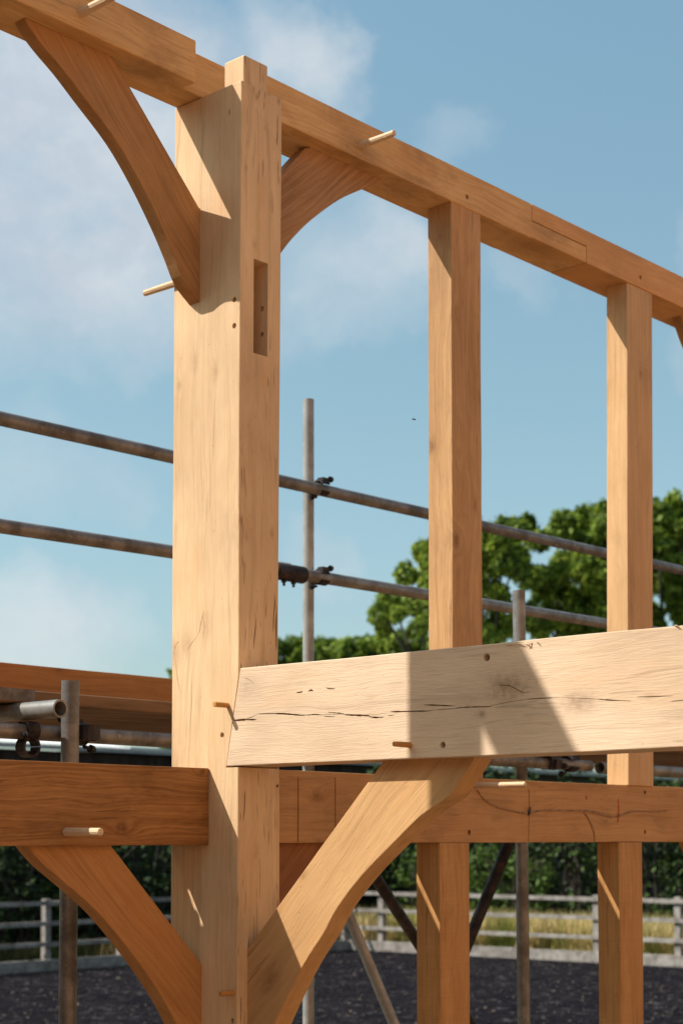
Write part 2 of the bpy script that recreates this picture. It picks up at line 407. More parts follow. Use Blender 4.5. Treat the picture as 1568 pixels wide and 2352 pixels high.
# marks on it
m_pencil = rough_mat('pencil', (.20, .10, .038), (.27, .135, .05), 60)
m_red = rough_mat('red_crayon', (.42, .05, .02), (.36, .10, .035), 40)
m_streak = rough_mat('dark_streak', (.17, .08, .03), (.33, .17, .065), 40)
def strip(name, px, w, m, parent, plane=GB, seed=0, ws=None):
    pts = curve([(P(x, y, b=plane)[0], P(x, y, b=plane)[2]) for x, y in px], 5)
    bm = bmesh.new(); prev = None; n = len(pts)
    for i, p in enumerate(pts):
        q0 = Vector(pts[max(0, i-1)]); q1 = Vector(pts[min(n-1, i+1)])
        d = (q1-q0).normalized(); nn = Vector((-d[1], d[0]))
        e = w*.5*(.6+.6*abs(mn.noise(Vector((i*.7, seed, 0)))*2))*(math.sin(math.pi*(i+.6)/(n+.2))**.4)
        cur = [bm.verts.new(Vector((p[0]+nn[0]*s*e, plane-.0006-.0012*0, p[1]+nn[1]*s*e+H))) for s in (-1, 1)]
        cur += [bm.verts.new(Vector((v.co[0], plane+.003, v.co[2]))) for v in cur]
        if prev:
            bm.faces.new((prev[0], prev[1], cur[1], cur[0])); bm.faces.new((prev[1], prev[3], cur[3], cur[1])); bm.faces.new((prev[2], prev[0], cur[0], cur[2]))
        prev = cur
    for v in bm.verts:
        if v.co[1] < plane: v.co[1] = plane-.0028
    return link(name, bm, m, parent)
for i, (x, w) in enumerate(((684, .0020), (769, .0013))):
    strip('pencil_line', [(x, 1785 if x < 800 else 1812), (x+.5, 1860), (x, 1934)], w, m_pencil, girtr, seed=i)
strip('pencil_line', [(1213, 1812), (1214, 1860), (1212, 1934)], .0014, m_pencil, girtr, seed=9)
strip('grain_streak', [(1095, 1815), (1112, 1837), (1145, 1855), (1205, 1868), (1240, 1862), (1300, 1862), (1350, 1863), (1390, 1874), (1412, 1876), (1450, 1864), (1500, 1864), (1530, 1862)], .013, m_streak, girtr, seed=3)
strip('grain_streak', [(1338, 1864), (1352, 1885), (1362, 1910), (1364, 1934)], .014, m_streak, girtr, seed=4)
strip('stain', [(1211, 1873), (1214, 1864), (1217, 1854)], .02, rough_mat('ink_stain', (.05, .03, .035), (.10, .05, .03), 30), girtr, seed=5)
strip('paint_mark', [(1418, 1835), (1419, 1862), (1417, 1890)], .010, m_red, girtr, seed=6)
strip('paint_mark', [(1344, 1828), (1346, 1836)], .011, m_red, girtr, seed=7)

# studs
def stud(name, a0, a1, b0, b1, z0, z1, m, label, seed, grp, lean=0.):
    bm = box_bm((a0, b0, z0+H), (a1, b1, z1+H), 2, 0, .0018, seed)
    for v in bm.verts: v.co.x += lean*(v.co.z-H-z0)
    o = link(name, bm, m, None, (a0, b0, z0+H))
    tag(o, label, 'stud', grp); return bevel(o, .003)
def kz(org, lst):
    out = []
    for x, y, pl, val, r_, a_ in lst:
        p = P(x, y, **{pl: val}); out.append(((p[0]-org[0], p[1]-org[1], p[2]+H-org[2]), r_, a_))
    return out
o1 = (1.324, .137, .24+H)
M_s1 = oak('oak_stud_one', (.55, .33, .155), (.34, .17, .068), ZV, kz(o1, [(1048, 1240, 'b', .137, .024, 1.), (990, 1025, 'a', 1.324, .02, 1.), (1090, 1160, 'b', .137, .02, .5), (1018, 1100, 'a', 1.324, .03, .25), (1010, 540, 'a', 1.324, .02, .5)]), 8.1, .35, contrast=.7, rings=50., stain=.25)
stud('stud', 1.324, 1.520, .137, .260, .24, 2.579, M_s1, 'knotty upright stud standing on the girt right of the foreground post', 31, 'upper studs')
o2 = (2.612, .137, .24+H)
M_s2 = oak('oak_stud_two', (.60, .375, .19), (.42, .235, .105), ZV, kz(o2, [(1470, 860, 'b', .137, .012, .8), (1420, 1240, 'a', 2.64, .03, .4)]), 9.4, .2, contrast=.5, rings=50., stain=.12)
stud('stud', 2.612, 2.830, .137, .250, .24, 2.579, M_s2, 'smoother pale upright stud near the right edge under the far rail', 33, 'upper studs', .013)
stud('stud', -1.407, -1.211, .137, .260, .235, 2.579, M_s1, 'upright stud outside the left edge, beyond the long braces', 35, 'upper studs')
M_l1 = oak('oak_stud_low', (.54, .29, .105), (.33, .145, .046), ZV, [], 10.7, .3, contrast=.6, rings=50., stain=.3, saw=.12)
stud('stud', 1.246, 1.438, .146, .264, -H, -.019, M_l1, 'lower stud under the girt with dark saw marks near its head', 37, 'lower studs')
stud('stud', 2.545, 2.738, .146, .262, -H, -.019, M_l1, 'lower stud under the girt near the right edge', 39, 'lower studs')
# posts just past the picture's edges
M_po = oak('oak_post_far', MIDL, MIDD, ZV, [], 12., .3, contrast=.5, rings=45., stain=.2)
for (a, b, z1, lab) in ((3.93, .006, 2.578, 'square oak post past the right edge carrying the far end of the top rail'), (-3.3, .006, 2.578, 'square oak post past the left edge carrying the near end of the top rail'), (0, -3.5, 2.4, 'square oak post past the right edge carrying the far end of the pale tie beam')):
    o = link('oak_post', box_bm((a, b, 0), (a+.197, b+(.33 if b > -1 else .2), z1+H), 2, 0, .0015, a+3), M_po, None, (a, b, 0)); tag(o, lab, 'post', 'main posts of the oak frame'); bevel(o, .004)

# ================================================================ BRACES
def brace(name, pts, plane, d0, d1, m, label, smooth_edge=True):
    o = link(name, prism_bm(pts, plane, d0, d1), m); tag(o, label, 'brace', 'curved braces of the oak frame'); bevel(o, .003)
    return o
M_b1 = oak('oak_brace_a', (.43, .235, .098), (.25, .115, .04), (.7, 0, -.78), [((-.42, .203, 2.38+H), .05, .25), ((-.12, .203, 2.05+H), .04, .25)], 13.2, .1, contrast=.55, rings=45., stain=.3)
inner = curve([(-.76, 2.585), (-.735, 2.552), (-.678, 2.510), (-.600, 2.463), (-.518, 2.404), (-.381, 2.305), (-.277, 2.198), (-.181, 2.075), (-.121, 1.985), (-.072, 1.906), (.0, 1.852)], 4)
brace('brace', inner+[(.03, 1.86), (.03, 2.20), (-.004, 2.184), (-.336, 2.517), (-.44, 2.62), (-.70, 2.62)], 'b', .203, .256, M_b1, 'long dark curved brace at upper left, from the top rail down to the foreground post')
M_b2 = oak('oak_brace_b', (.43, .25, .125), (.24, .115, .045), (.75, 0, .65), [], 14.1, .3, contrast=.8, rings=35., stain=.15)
inner = curve([(.19, 1.83), (.30, 1.99), (.406, 2.136), (.480, 2.221), (.574, 2.310), (.72, 2.425), (.858, 2.508), (.95, 2.56), (1.0, 2.61)], 4)
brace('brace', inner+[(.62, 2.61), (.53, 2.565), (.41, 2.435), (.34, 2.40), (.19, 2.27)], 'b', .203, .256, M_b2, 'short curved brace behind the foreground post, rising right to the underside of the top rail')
M_b3 = oak('oak_brace_c', (.50, .255, .095), (.32, .135, .042), (.72, 0, -.7), [], 15.3, .15, contrast=.6, rings=40., stain=.15)
inner = curve([(-.76, .01), (-.735, -.02), (-.671, -.081), (-.559, -.158), (-.453, -.236), (-.353, -.329), (-.26, -.427), (-.183, -.517), (-.115, -.616), (-.04, -.75), (.005, -.85)], 4)
brace('brace', inner+[(.04, -.84), (.04, -.45), (.004, -.430), (-.396, -.028), (-.42, .01)], 'b', .178, .243, M_b3, 'orange curved brace at lower left, under the dark girt and down to the foreground post')
# tie-beam brace
M_b4 = oak('oak_brace_d', (.57, .345, .16), (.43, .235, .098), (0, -.72, .7), [((.045, -.1, -.46+H), .035, .8), ((.045, -.25, -.12+H), .012, .7), ((.045, -.48, .02+H), .05, .15)], 16.2, .35, contrast=.45, rings=45., stain=.15)
outer = [(-.64, .30), (-.59, .241), (-.135, -.224), (-.057, -.304), (.004, -.366), (.03, -.40), (.03, -1.0)]
inner = curve([(-.01, -.86), (-.06, -.74), (-.126, -.600), (-.247, -.414), (-.337, -.306), (-.398, -.221), (-.503, -.116), (-.616, -.026), (-.71, .047), (-.772, .086), (-.847, .124), (-.882, .159), (-.94, .229), (-.98, .29)], 4)
b4 = link('brace', prism_bm(outer+inner, 'a', .045, .130), M_b4)
tag(b4, 'big sunlit curved brace rising right from the foreground post to the pale tie beam', 'brace', 'curved braces of the oak frame'); bevel(b4, .003)
# small brace between post and far girt, its shade painted into the colour
M_b5 = oak('oak_brace_shade', (.30, .12, .04), (.17, .06, .02), (.7, 0, .7), [], 17.1, .1, contrast=.6, rings=40., stain=.2)
brace('brace', curve([(.19, -.60), (.30, -.42), (.42, -.27), (.55, -.14), (.66, -.05), (.72, .01)], 4)+[(.36, .01), (.345, -.02), (.19, -.185)], 'b', .178, .243, M_b5, 'brace in a painted shade tone, half hidden behind the big sunlit brace, under the far girt')
brace('brace', curve([(3.22, 2.60), (3.25, 2.56), (3.32, 2.47), (3.42, 2.36), (3.54, 2.2), (3.64, 2.03), (3.78, 1.83), (3.94, 1.6)], 4)+[(3.95, 2.05), (3.5, 2.62)], 'b', .203, .256, M_b1, 'tip of a curved brace at the right edge under the far top rail')
brace('brace', curve([(3.2, .01), (3.25, -.05), (3.34, -.15), (3.45, -.28), (3.55, -.45), (3.75, -.68), (3.94, -.95)], 4)+[(3.95, -.5), (3.5, .01)], 'b', .178, .243, M_b3, 'tip of a curved brace at the right edge under the far girt')

# ================================================================ PEGS (each can be pulled out)
def peg(base, d, L, r, m, label, inb=.05, taper=.85, n=8):
    base = W(base); d = Vector(d).normalized()
    bm = tube_bm(base-d*inb, base+d*L, r, n, taper=taper)
    o = link('oak_peg', bm, m, None, tuple(base)); tag(o, label, 'peg', 'oak pegs of the frame'); bevel(o, .0012, 1)
    return o
M_pp = oak('peg_pale', (.68, .50, .33), (.52, .35, .2), BV, [], 20., .0, contrast=.4, rings=200., stain=.1)
M_po_ = oak('peg_orange', (.50, .26, .08), (.36, .16, .045), AV, [], 21., .0, contrast=.5, rings=200., stain=.1)
pA, pB = (-1, 0, 0), (0, -1, 0)
peg(P(523, 1620, a=0), pA, .062, .0088, M_po_, 'short orange peg in the foreground post beside the tie beam end', n=14, taper=1)
peg(P(941, 1711, a=TIE), pA, .075, .0098, M_po_, 'tan peg sticking out low on the face of the pale tie beam')
peg(P(537, 2280, a=0), pA, .062, .0088, M_po_, 'short dark peg in the foreground post near the bottom edge', n=14, taper=1)
def pegB(bx, by, plane, tx, ty, r, label):
    b0 = Vector(P(bx, by, b=plane)); lo, hi = 0., 1.
    # length found on the true perpendicular to the face
    best = None
    for i in range(5, 600):
        L = i*.001; q = b0+Vector((0, -L, 0)) if plane < .3 else b0+Vector((0, L, 0))
        rel = (q[0]-CAM[0], q[1]-CAM[1], q[2]); rr = rel[0]*ra+rel[1]*rb; ff = rel[0]*fa+rel[1]*fb
        x = CX+F*rr/(ff*cp+rel[2]*sp)
        e = abs(x-tx)
        if best is None or e < best[0]: best = (e, L)
    return peg(tuple(b0), pB if plane < .3 else (0, 1, 0), best[1], r, M_pp, label)
pegB(186, 30, PB, 262, -14, .016, 'thick pale peg at the top left corner, driven through the near length of top rail')
pegB(828, 334, PB, 905, 297, .0142, 'pale peg slanting up from the middle length of the top rail')
pegB(398, 652, .335, 333, 678, .0135, 'pale peg poking out left behind the foreground post at the foot of the long brace')
pegB(1090, 1804, GB, 1206, 1804, .0120, 'bright sunlit peg standing out of the far girt right of the big brace')
pegB(152, 1911, GB, 232, 1912, .0145, 'pale ended peg in the dark girt at lower left')

# ================================================================ SCAFFOLD
M_gal = rough_mat('galvanised', (.25, .24, .225), (.14, .13, .12), 9., .3, .42, (.16, .12, .09), (1, 1, 1), .4)
M_rust = rough_mat('weathered_tube', (.22, .20, .185), (.11, .098, .09), 8., .3, .45, (.32, .26, .20), (1, 1, 1), .35)
M_grey = rough_mat('grey_tube', (.37, .36, .34), (.25, .24, .225), 9., .3, .42, None, (1, 1, 1), .4)
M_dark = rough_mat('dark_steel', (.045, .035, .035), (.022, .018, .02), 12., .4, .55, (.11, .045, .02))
def pole(name, p0, p1, r, m, label, cat, grp=None, hollow=.86):
    o = link(name, tube_bm(p0, p1, r, 28, hollow=hollow), m, None, tuple(p0), smooth=True); tag(o, label, cat, grp)
    e = o.modifiers.new('e', 'EDGE_SPLIT'); e.split_angle = R(40)
    return o
def L(p): return W(p)
grp = 'scaffold tubes'
joint = Vector(P(662, 1300, b=.9))
def PX(x, y, b=1.85): return Vector(P(x, y, b=b))
def rail(x0, y0, x1, y1, e0, e1):
    p, q = PX(x0, y0), PX(x1, y1); d = (q-p)/(q.x-p.x); return L(p+d*(e0-p.x)), L(p+d*(e1-p.x))
def L(p): return W(p)
pole('scaffold_tube', *rail(0, 961, 1568, 1311, -6, 9), .0315, M_rust, 'upper of the two long scaffold rails crossing behind the frame', 'tube', grp)
JA = PX(664, 1318).x
pole('scaffold_tube', *rail(0, 1208, 398, 1268, -5, JA-.004), .0315, M_rust, 'lower scaffold rail behind the frame, left of the sleeve joint', 'tube', grp)
pole('scaffold_tube', *rail(735, 1326, 1393, 1433, JA+.004, 9), .0315, M_gal, 'lower scaffold rail behind the frame, right of the sleeve joint', 'tube', grp)
UA = Vector(P(708, 918, b=1.914)); UB = Vector(P(709, 2300, b=1.914))
pole('scaffold_tube', (UB.x, 1.914, 0), L(UA), .0295, M_grey, 'upright scaffold tube just right of the foreground post, holding both rails', 'tube', grp)
pole('scaffold_tube', (2.79, .845, 0), (2.756, .845, 1.22+H), .031, M_gal, 'short topped grey upright scaffold tube between the two right studs', 'tube', grp)
LT = P(161, 1750, b=.553)[0]
pole('scaffold_tube', (LT, .553, 0), (LT, .553, .540+H), .031, M_rust, 'upright scaffold tube at lower left with its open top beside the boards', 'tube', grp)
pole('scaffold_tube', (-4.2, .615, .364+H), (3.02, .615, .356+H), .027, M_rust, 'thick rusty ledger tube running level under the scaffold boards', 'tube', grp)
pole('scaffold_tube', (3.15, .64, .352+H), (6.5, .64, .345+H), .030, M_gal, 'ledger tube continuing at the right edge below the pale beam', 'tube', grp)
pole('scaffold_tube', (-.402, .44, .431+H), (-.402, 1.80, .431+H), .031, M_gal, 'short transom tube with its open pale end facing out at lower left', 'tube', grp, .78)
pole('scaffold_tube', (2.60, .50, .431+H), (2.60, 1.80, .431+H), .031, M_rust, 'transom tube under the boards behind the pale beam', 'tube', grp)
p0, p1 = Vector(P(785, 2065, b=1.0)), Vector(P(918, 2385, b=.72)); d = p1-p0
pole('scaffold_tube', L(p0-d*.15), L(p0+d*((-H+.02-p0[2])/d[2])), .0235, M_grey, 'pale slanting scaffold tube running down right beneath the big brace', 'tube', grp)
p0, p1 = Vector(P(868, 2025, b=1.25)), Vector(P(956, 2160, b=1.35)); d = p1-p0
pole('scaffold_tube', L(p0-d*.8), L(p0+d*4.5), .029, M_dark, 'dark slanting tube sloping down right to the lower stud', 'tube', grp)
p0, p1 = Vector(P(1165, 1945, b=1.1)), Vector(P(1080, 2150, b=1.2)); d = p1-p0
pole('scaffold_tube', L(p0-d*.5), L(p0+d*3.2), .030, M_dark, 'dark slanting tube leaning left beside the lower right upright tube', 'tube', grp)

# couplers: clamp saddles, flaps, bolts
def arc_bm(r0, r1, w, a0, a1, ax, bm, n=14):
    """part of a sleeve round axis ax (0,1,2), centred on the origin"""
    prev = None
    for i in range(n+1):
        t = a0+(a1-a0)*i/n; c, s = math.cos(t), math.sin(t); cur = []
        for rr, ww in ((r0, -w), (r1, -w), (r1, w), (r0, w)):
            v = [0, 0, 0]; u_, v_ = [(1, 2), (2, 0), (0, 1)][ax]
            v[u_] = rr*c; v[v_] = rr*s; v[ax] = ww
            cur.append(bm.verts.new(Vector(v)))
        if prev:
            for j in range(4): bm.faces.new((prev[j], prev[(j+1) % 4], cur[(j+1) % 4], cur[j]))
        else: bm.faces.new(cur[::-1])
        prev = cur
    bm.faces.new(prev)
def coupler_parts(r=.027):
    root = bpy.data.objects.new('scaffold_coupler', None); C.objects.link(root); root.empty_display_size = .05; root['_o'] = (0, 0, 0)
    bm = bmesh.new(); arc_bm(r, r+.008, .024, R(-150), R(150), 0, bm)         # round the level tube, in front
    link('rail_sleeve', bm, M_dark, root)
    bm = bmesh.new(); arc_bm(r, r+.008, .022, R(0), R(354), 2, bm); bmesh.ops.translate(bm, verts=bm.verts[:], vec=(0, .052, 0))
    link('upright_sleeve', bm, M_dark, root)
    for (p, q, r_) in (((.012, -.012, .036), (.060, -.012, .046), .0065), ((-.01, .02, -.038), (-.055, .015, -.046), .006)):
        bm = tube_bm(p, q, r_, 8); v = Vector(q)-Vector(p)
        bo = link('bolt', bm, M_dark, root); bm = tube_bm(Vector(p)+v*.55, Vector(p)+v*.82, r_*2.1, 6); nu = link('nut', bm, M_dark, root); nu.parent = bo
    bm = box_bm((-.012, -.02, .030), (.028, .012, .044), 0, 1, 0); link('clamp_flap', bm, M_dark, root)
    return root
def place(root, loc, rot, label, sc_=1.):
    root.location = loc; root.rotation_euler = rot; root.scale = (sc_,)*3
    tag(root, label, 'coupler', 'scaffold couplers'); return root
def dup(root):
    r = root.copy(); C.objects.link(r)
    for ch in list(root.children):
        c = ch.copy(); C.objects.link(c); c.parent = r
        for g in list(ch.children):
            e = g.copy(); C.objects.link(e); e.parent = c
    return r
proto = coupler_parts()
c1 = L(PX(738, 1121)); c2 = L(PX(738, 1326))
place(proto, tuple(c1), (0, 0, 0), 'dark coupler clamping the upper rail to the upright tube right of the foreground post', 1.2)
place(dup(proto), tuple(c2), (0, 0, 0), 'dark coupler clamping the lower rail to the upright tube, below the other', 1.2)
place(dup(proto), (-.40, .615, .364+H), (R(-90), 0, 0), 'rusty coupler hanging under the open ended transom tube at lower left', 1.05)
place(dup(proto), (-.19, .615, .364+H), (0, 0, R(180)), 'rusty coupler behind the lower left upright tube on the thick ledger', 1.2)
place(dup(proto), (2.66, .605, .362+H), (R(95), 0, 0), 'dark coupler on the ledger left of the right hand upright tube, below the pale beam', 1.2)
place(dup(proto), (2.84, .605, .362+H), (0, 0, 0), 'dark coupler on the ledger right of the right hand upright tube, below the pale beam', 1.2)
# sleeve coupler
bm = bmesh.new(); arc_bm(.0325, .044, .10, R(0), R(359), 0, bm, 24)
sl = empty('sleeve_coupler', tuple(L(PX(664, 1316)))); me = bpy.data.meshes.new('sleeve'); bmesh.ops.recalc_face_normals(bm, faces=bm.faces[:]); bm.to_mesh(me); bm.free(); me.materials.append(M_dark)
s_ = bpy.data.objects.new('sleeve', me); C.objects.link(s_); s_.parent = sl
for dx in (-.05, .02):
    bm = tube_bm((dx, -.01, -.03), (dx, -.012, -.072), .007, 8); tube_bm((dx, -.011, -.045), (dx, -.0115, -.055), .014, 6, bm=bm)
    me = bpy.data.meshes.new('bolt'); bm.to_mesh(me); bm.free(); me.materials.append(M_dark); o = bpy.data.objects.new('bolt', me); C.objects.link(o); o.parent = sl
tag(sl, 'black sleeve coupler joining two tubes on the lower rail beside the foreground post', 'coupler')

# boards
M_board = rough_mat('old_board', (.21, .12, .065), (.11, .06, .033), 7., 0, .8, (.17, .13, .10), (.25, 2, 2), .2)
for i in range(5):
    b0 = .665+i*.232
    o = link('scaffold_board', box_bm((-4.2, b0, (.464+i*.0012)+H), (6.4, b0+.225, (.509+i*.001)+H), 0, 30, .002, 60+i), M_board, None, (-4.2, b0, .466+H))
    tag(o, ('weathered scaffold board nearest the camera, its grey edge showing over the ledger' if i == 0 else 'weathered scaffold board lying behind the nearest ones, seen from below'), 'board', 'scaffold boards'); bevel(o, .004, 1)
    if i == 0:
        bm = box_bm((-4.2, b0-.0015, .470+H), (-.335, b0+.03, .5115+H), 0, 20, .0005, 5)
        link('end_band', bm, rough_mat('steel_band', (.19, .17, .15), (.12, .10, .085), 20., .3, .6), o)
o = link('shadow_block', box_bm((-1.5, .668, .5135+H), (-.645, .80, .60+H), 0, 8, .002, 90), M_po, None, (-1.5, .668, .5135+H)); tag(o, 'added unseen oak block on the scaffold boards, cutting the sunlit sliver short', 'timber'); bevel(o, .004)  # added out of view to shadow the end of the post's sun sliver
# back timber beyond the boards
M_org = oak('oak_back', (.46, .21, .07), (.31, .125, .038), AV, [((.75, 1.9, .75+H), .02, .8), ((1.3, 1.9, .69+H), .02, .5)], 18.4, .15, contrast=.5, rings=45., stain=.2)
o = link('back_beam', box_bm((-2.6, 1.9, .60+H), (7.0, 2.06, .756+H), 0, 0, .002, 71), M_org); tag(o, 'orange brown beam running level beyond the scaffold boards at left', 'beam'); bevel(o, .003)
for a in (-2.6, 6.8):
    o = link('oak_post', box_bm((a, 1.9, 0), (a+.18, 2.06, .598+H), 2, 0, .001, 72), M_po, None, (a, 1.9, 0)); tag(o, 'oak post under the far beam, past the %s edge' % ('left' if a < 0 else 'right'), 'post', 'main posts of the oak frame')

# ================================================================ GROUND
GL = Vector((fa, fb, 0)); 
m_field, k = mat('meadow')
tc = k.n.new('ShaderNodeTexCoord').outputs['Object']
n1 = k.noise(tc, .35, 5., .6); n2 = k.noise(tc, 6., 4., .7)
col = k.mix(k.mr(n1, .35, .65), (.055, .085, .022), (.21, .16, .06)); col = k.mix(k.mr(n2, .35, .7), col, (.03, .045, .012))
k.put(k.bsdf.inputs['Base Color'], col); k.bsdf.inputs['Roughness'].default_value = .9
bm = bmesh.new(); bmesh.ops.create_grid(bm, x_segments=40, y_segments=40, size=600)
o = link('ground', bm, m_field); o.location = (0, 0, -.03); tag(o, kind='structure')
corner = Vector((.15, 34.5)); dl = Vector((-.687, -.727)).normalized(); dr = Vector((.787, -.617)).normalized()
m_ar, k = mat('arena_surface')
tc = k.n.new('ShaderNodeTexCoord').outputs['Object']
n1 = k.noise(tc, .9, 6., .7); n2 = k.noise(tc, 14., 4., .8); n3 = k.noise(k.v('ADD', tc, (7, 3, 0)), 3.4, 7., .8); n4 = k.noise(k.v('ADD', tc, (1, 13, 0)), 30., 2., .6)
col = k.mix(k.mr(n1, .35, .65), (.0062, .0058, .0080), (.0125, .0116, .0138))
col = k.mix(k.mr(n2, .50, .66), col, (.028, .024, .025))
col = k.mix(k.m('MULTIPLY', k.mr(n3, .55, .63), k.mr(n2, .35, .6, .25, 1.)), col, (.100, .090, .088))
col = k.mix(k.mr(n4, .64, .70), col, (.11, .095, .085))
k.put(k.bsdf.inputs['Base Color'], col); k.bsdf.inputs['Roughness'].default_value = 1.; k.bsdf.inputs['Specular IOR Level'].default_value = 0.
bp = k.n.new('ShaderNodeBump'); bp.inputs['Strength'].default_value = .5; bp.inputs['Distance'].default_value = .03
k.l.new(k.m('ADD', n2, n3), bp.inputs['Height']); k.l.new(bp.outputs[0], k.bsdf.inputs['Normal'])
bm = bmesh.new()
c_in = corner
ring = [corner+dl*.0, corner+dl*60, corner+dl*60+Vector((40, -60)), corner+dr*50+Vector((0, -50)), corner+dr*50]
vs = [bm.verts.new(Vector((*CR(p[0], p[1]), .0))) for p in ring]
bm.faces.new(vs)
bmesh.ops.triangulate(bm, faces=bm.faces[:])
o = link('arena', bm, m_ar); tag(o, kind='structure')
if o.data.polygons[0].normal.z < 0: o.data.flip_normals()
# loose pale chips
rng = random.Random(3)
bm = bmesh.new()
for i in range(3600):
    f = 13+22*rng.random()**.8; r_ = rng.uniform(-.24, .24)*f
    if Vector((r_, f)).length > 36: continue
    # inside the fences
    q = Vector((r_, f))-corner
    if q.dot(Vector((-dl[1], dl[0])))*1 < .25 or q.dot(Vector((dr[1], -dr[0]))) < .25: continue
    c = Vector((*CR(r_, f), .004)); s = rng.uniform(.012, .05)*(1 if rng.random() < .93 else 1.8); ang = rng.uniform(0, 6.28)
    n = 5; vv = []
    for j in range(n):
        t = ang+j*6.283/n; rr = s*rng.uniform(.4, 1.)
        vv.append(bm.verts.new(c+Vector((math.cos(t)*rr, math.sin(t)*rr*.55, rng.uniform(.0, .018)))))
    bm.faces.new(vv)
m_chip, k = mat('chips')
tc = k.n.new('ShaderNodeTexCoord').outputs['Object']
k.put(k.bsdf.inputs['Base Color'], k.mix(k.mr(k.noise(tc, 2.5, 2.), .4, .6), (.06, .05, .046), (.17, .125, .09))); k.bsdf.inputs['Roughness'].default_value = .9
o = link('wood_chips', bm, m_chip); tag(o, 'pale chips and leaves strewn over the dark arena surface', 'debris', kind='stuff')

# ================================================================ FENCES
M_fence = rough_mat('fence_wood', (.33, .295, .265), (.18, .155, .135), 5., 0, .85, (.12, .10, .085), (1, 1, 1), .2)
def fence_run(name, label, org, d, ts, rails, base):
    root = empty(name, (*CR(*org), 0)); tag(root, label, 'fence', 'post and rail fences round the arena')
    R3 = lambda p, z: Vector((*CR(p[0], p[1]), z))
    nrm = Vector((d[1], -d[0])) if d[0] > 0 else Vector((-d[1], d[0]))
    def bar(p, q, z0, z1, th, bm):
        vs = []
        for e in (p, q):
            for s in (-th, th):
                for z in (z0, z1): vs.append(bm.verts.new(R3((e[0]+nrm[0]*s, e[1]+nrm[1]*s), z+rng.uniform(-.006, .006))))
        for f in ((0, 1, 3, 2), (4, 6, 7, 5), (0, 4, 5, 1), (2, 3, 7, 6), (1, 5, 7, 3), (0, 2, 6, 4)): bm.faces.new([vs[i] for i in f])
    for t in ts:
        p = Vector(org)+d*t; w = Vector((d[0], d[1]))*.06
        bm = bmesh.new(); bar(p-w, p+w, -.05, 1.24, .06, bm); link('fence_post', bm, M_fence, root)
    for a, b in zip(ts, ts[1:]):
        for z in rails:
            bm = bmesh.new(); p = Vector(org)+d*(a)+nrm*.085; q = Vector(org)+d*(b-.004)+nrm*.085
            bar(p, q, z-.038, z+.038, .02, bm); link('rail', bm, M_fence, root)
        bm = bmesh.new(); p = Vector(org)+d*a+nrm*.10; q = Vector(org)+d*(b-.004)+nrm*.10
        bar(p, q, .0, base, .04, bm); link('kick_board', bm, M_fence, root)
ts = [.86+1.66*i for i in range(9)]
fence_run('arena_fence', 'sunlit pale post and rail fence in front of the yellow grass, at right', tuple(corner), dr, [0.]+ts, (1.17, .82, .46), .20)
ts = [.9+1.66*i for i in range(14)]
fence_run('arena_fence', 'shaded grey post and rail fence in front of the dark hedge, at left', tuple(corner+dl*.15), dl, [0.]+ts, (1.17, .82, .46), .20)

# ================================================================ VEGETATION
def leafmat(name, c1, c2, c3, transl=.35):
    m, k = mat(name)
    at = k.n.new('ShaderNodeAttribute'); at.attribute_name = 'tint'; at.attribute_type = 'GEOMETRY'
    f = at.outputs['Fac']
    col = k.mix(k.mr(f, 0., .5, t='LINEAR'), c1, c2); col = k.mix(k.mr(f, .5, 1., t='LINEAR'), col, c3)
    k.put(k.bsdf.inputs['Base Color'], col); k.bsdf.inputs['Roughness'].default_value = .6; k.bsdf.inputs['Specular IOR Level'].default_value = .25
    tr = k.n.new('ShaderNodeBsdfTranslucent'); k.put(tr.inputs[0], col)
    mx = k.n.new('ShaderNodeMixShader'); mx.inputs[0].default_value = transl
    k.l.new(k.bsdf.outputs[0], mx.inputs[1]); k.l.new(tr.outputs[0], mx.inputs[2]); k.l.new(mx.outputs[0], k.out.inputs[0])
    return m
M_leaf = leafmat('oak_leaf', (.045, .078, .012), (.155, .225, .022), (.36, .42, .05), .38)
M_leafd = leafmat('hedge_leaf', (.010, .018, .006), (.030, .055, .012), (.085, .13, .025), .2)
M_bark = rough_mat('bark', (.06, .045, .035), (.03, .022, .018), 5., 0, .95)
def leaves(lobes, size, dens, seed, shell=.75):
    """lobes: list of (centre, radius). Small bent leaf-sprays spread through each lobe's outer volume."""
    rg = random.Random(seed); V = []; Fc = []; T = []
    for c, r in lobes:
        sub = [(Vector((rg.gauss(0, 1), rg.gauss(0, 1), rg.gauss(0, .8))).normalized()*r*rg.uniform(.3, 1.0), r*rg.uniform(.20, .48)) for _ in range(13)]
        sub.append((Vector((0, 0, 0)), r*.6))
        for sc_, sr in sub:
            tb = rg.uniform(-.28, .28)
            for _ in range(int(dens*sr*sr)+3):
                n = Vector((rg.gauss(0, 1), rg.gauss(0, 1), rg.gauss(0, 1))).normalized()
                p = c+sc_+n*sr*abs(rg.gauss(.92, .26))
                up = (n*.8+Vector((rg.gauss(0, .5), rg.gauss(0, .5), rg.gauss(.25, .5)))).normalized()
                t1 = up.cross(Vector((rg.gauss(0, 1), rg.gauss(0, 1), rg.gauss(0, 1)))).normalized(); t2 = up.cross(t1)
                s = size*rg.uniform(.6, 1.3); i0 = len(V)
                V += [p-t1*s, p-t2*s*.5+up*s*.15, p+t1*s, p+t2*s*.5-up*s*.1]
                Fc.append((i0, i0+1, i0+2, i0+3)); T.append(min(1, max(0, .45+tb+rg.gauss(0, .2))))
    return V, Fc, T
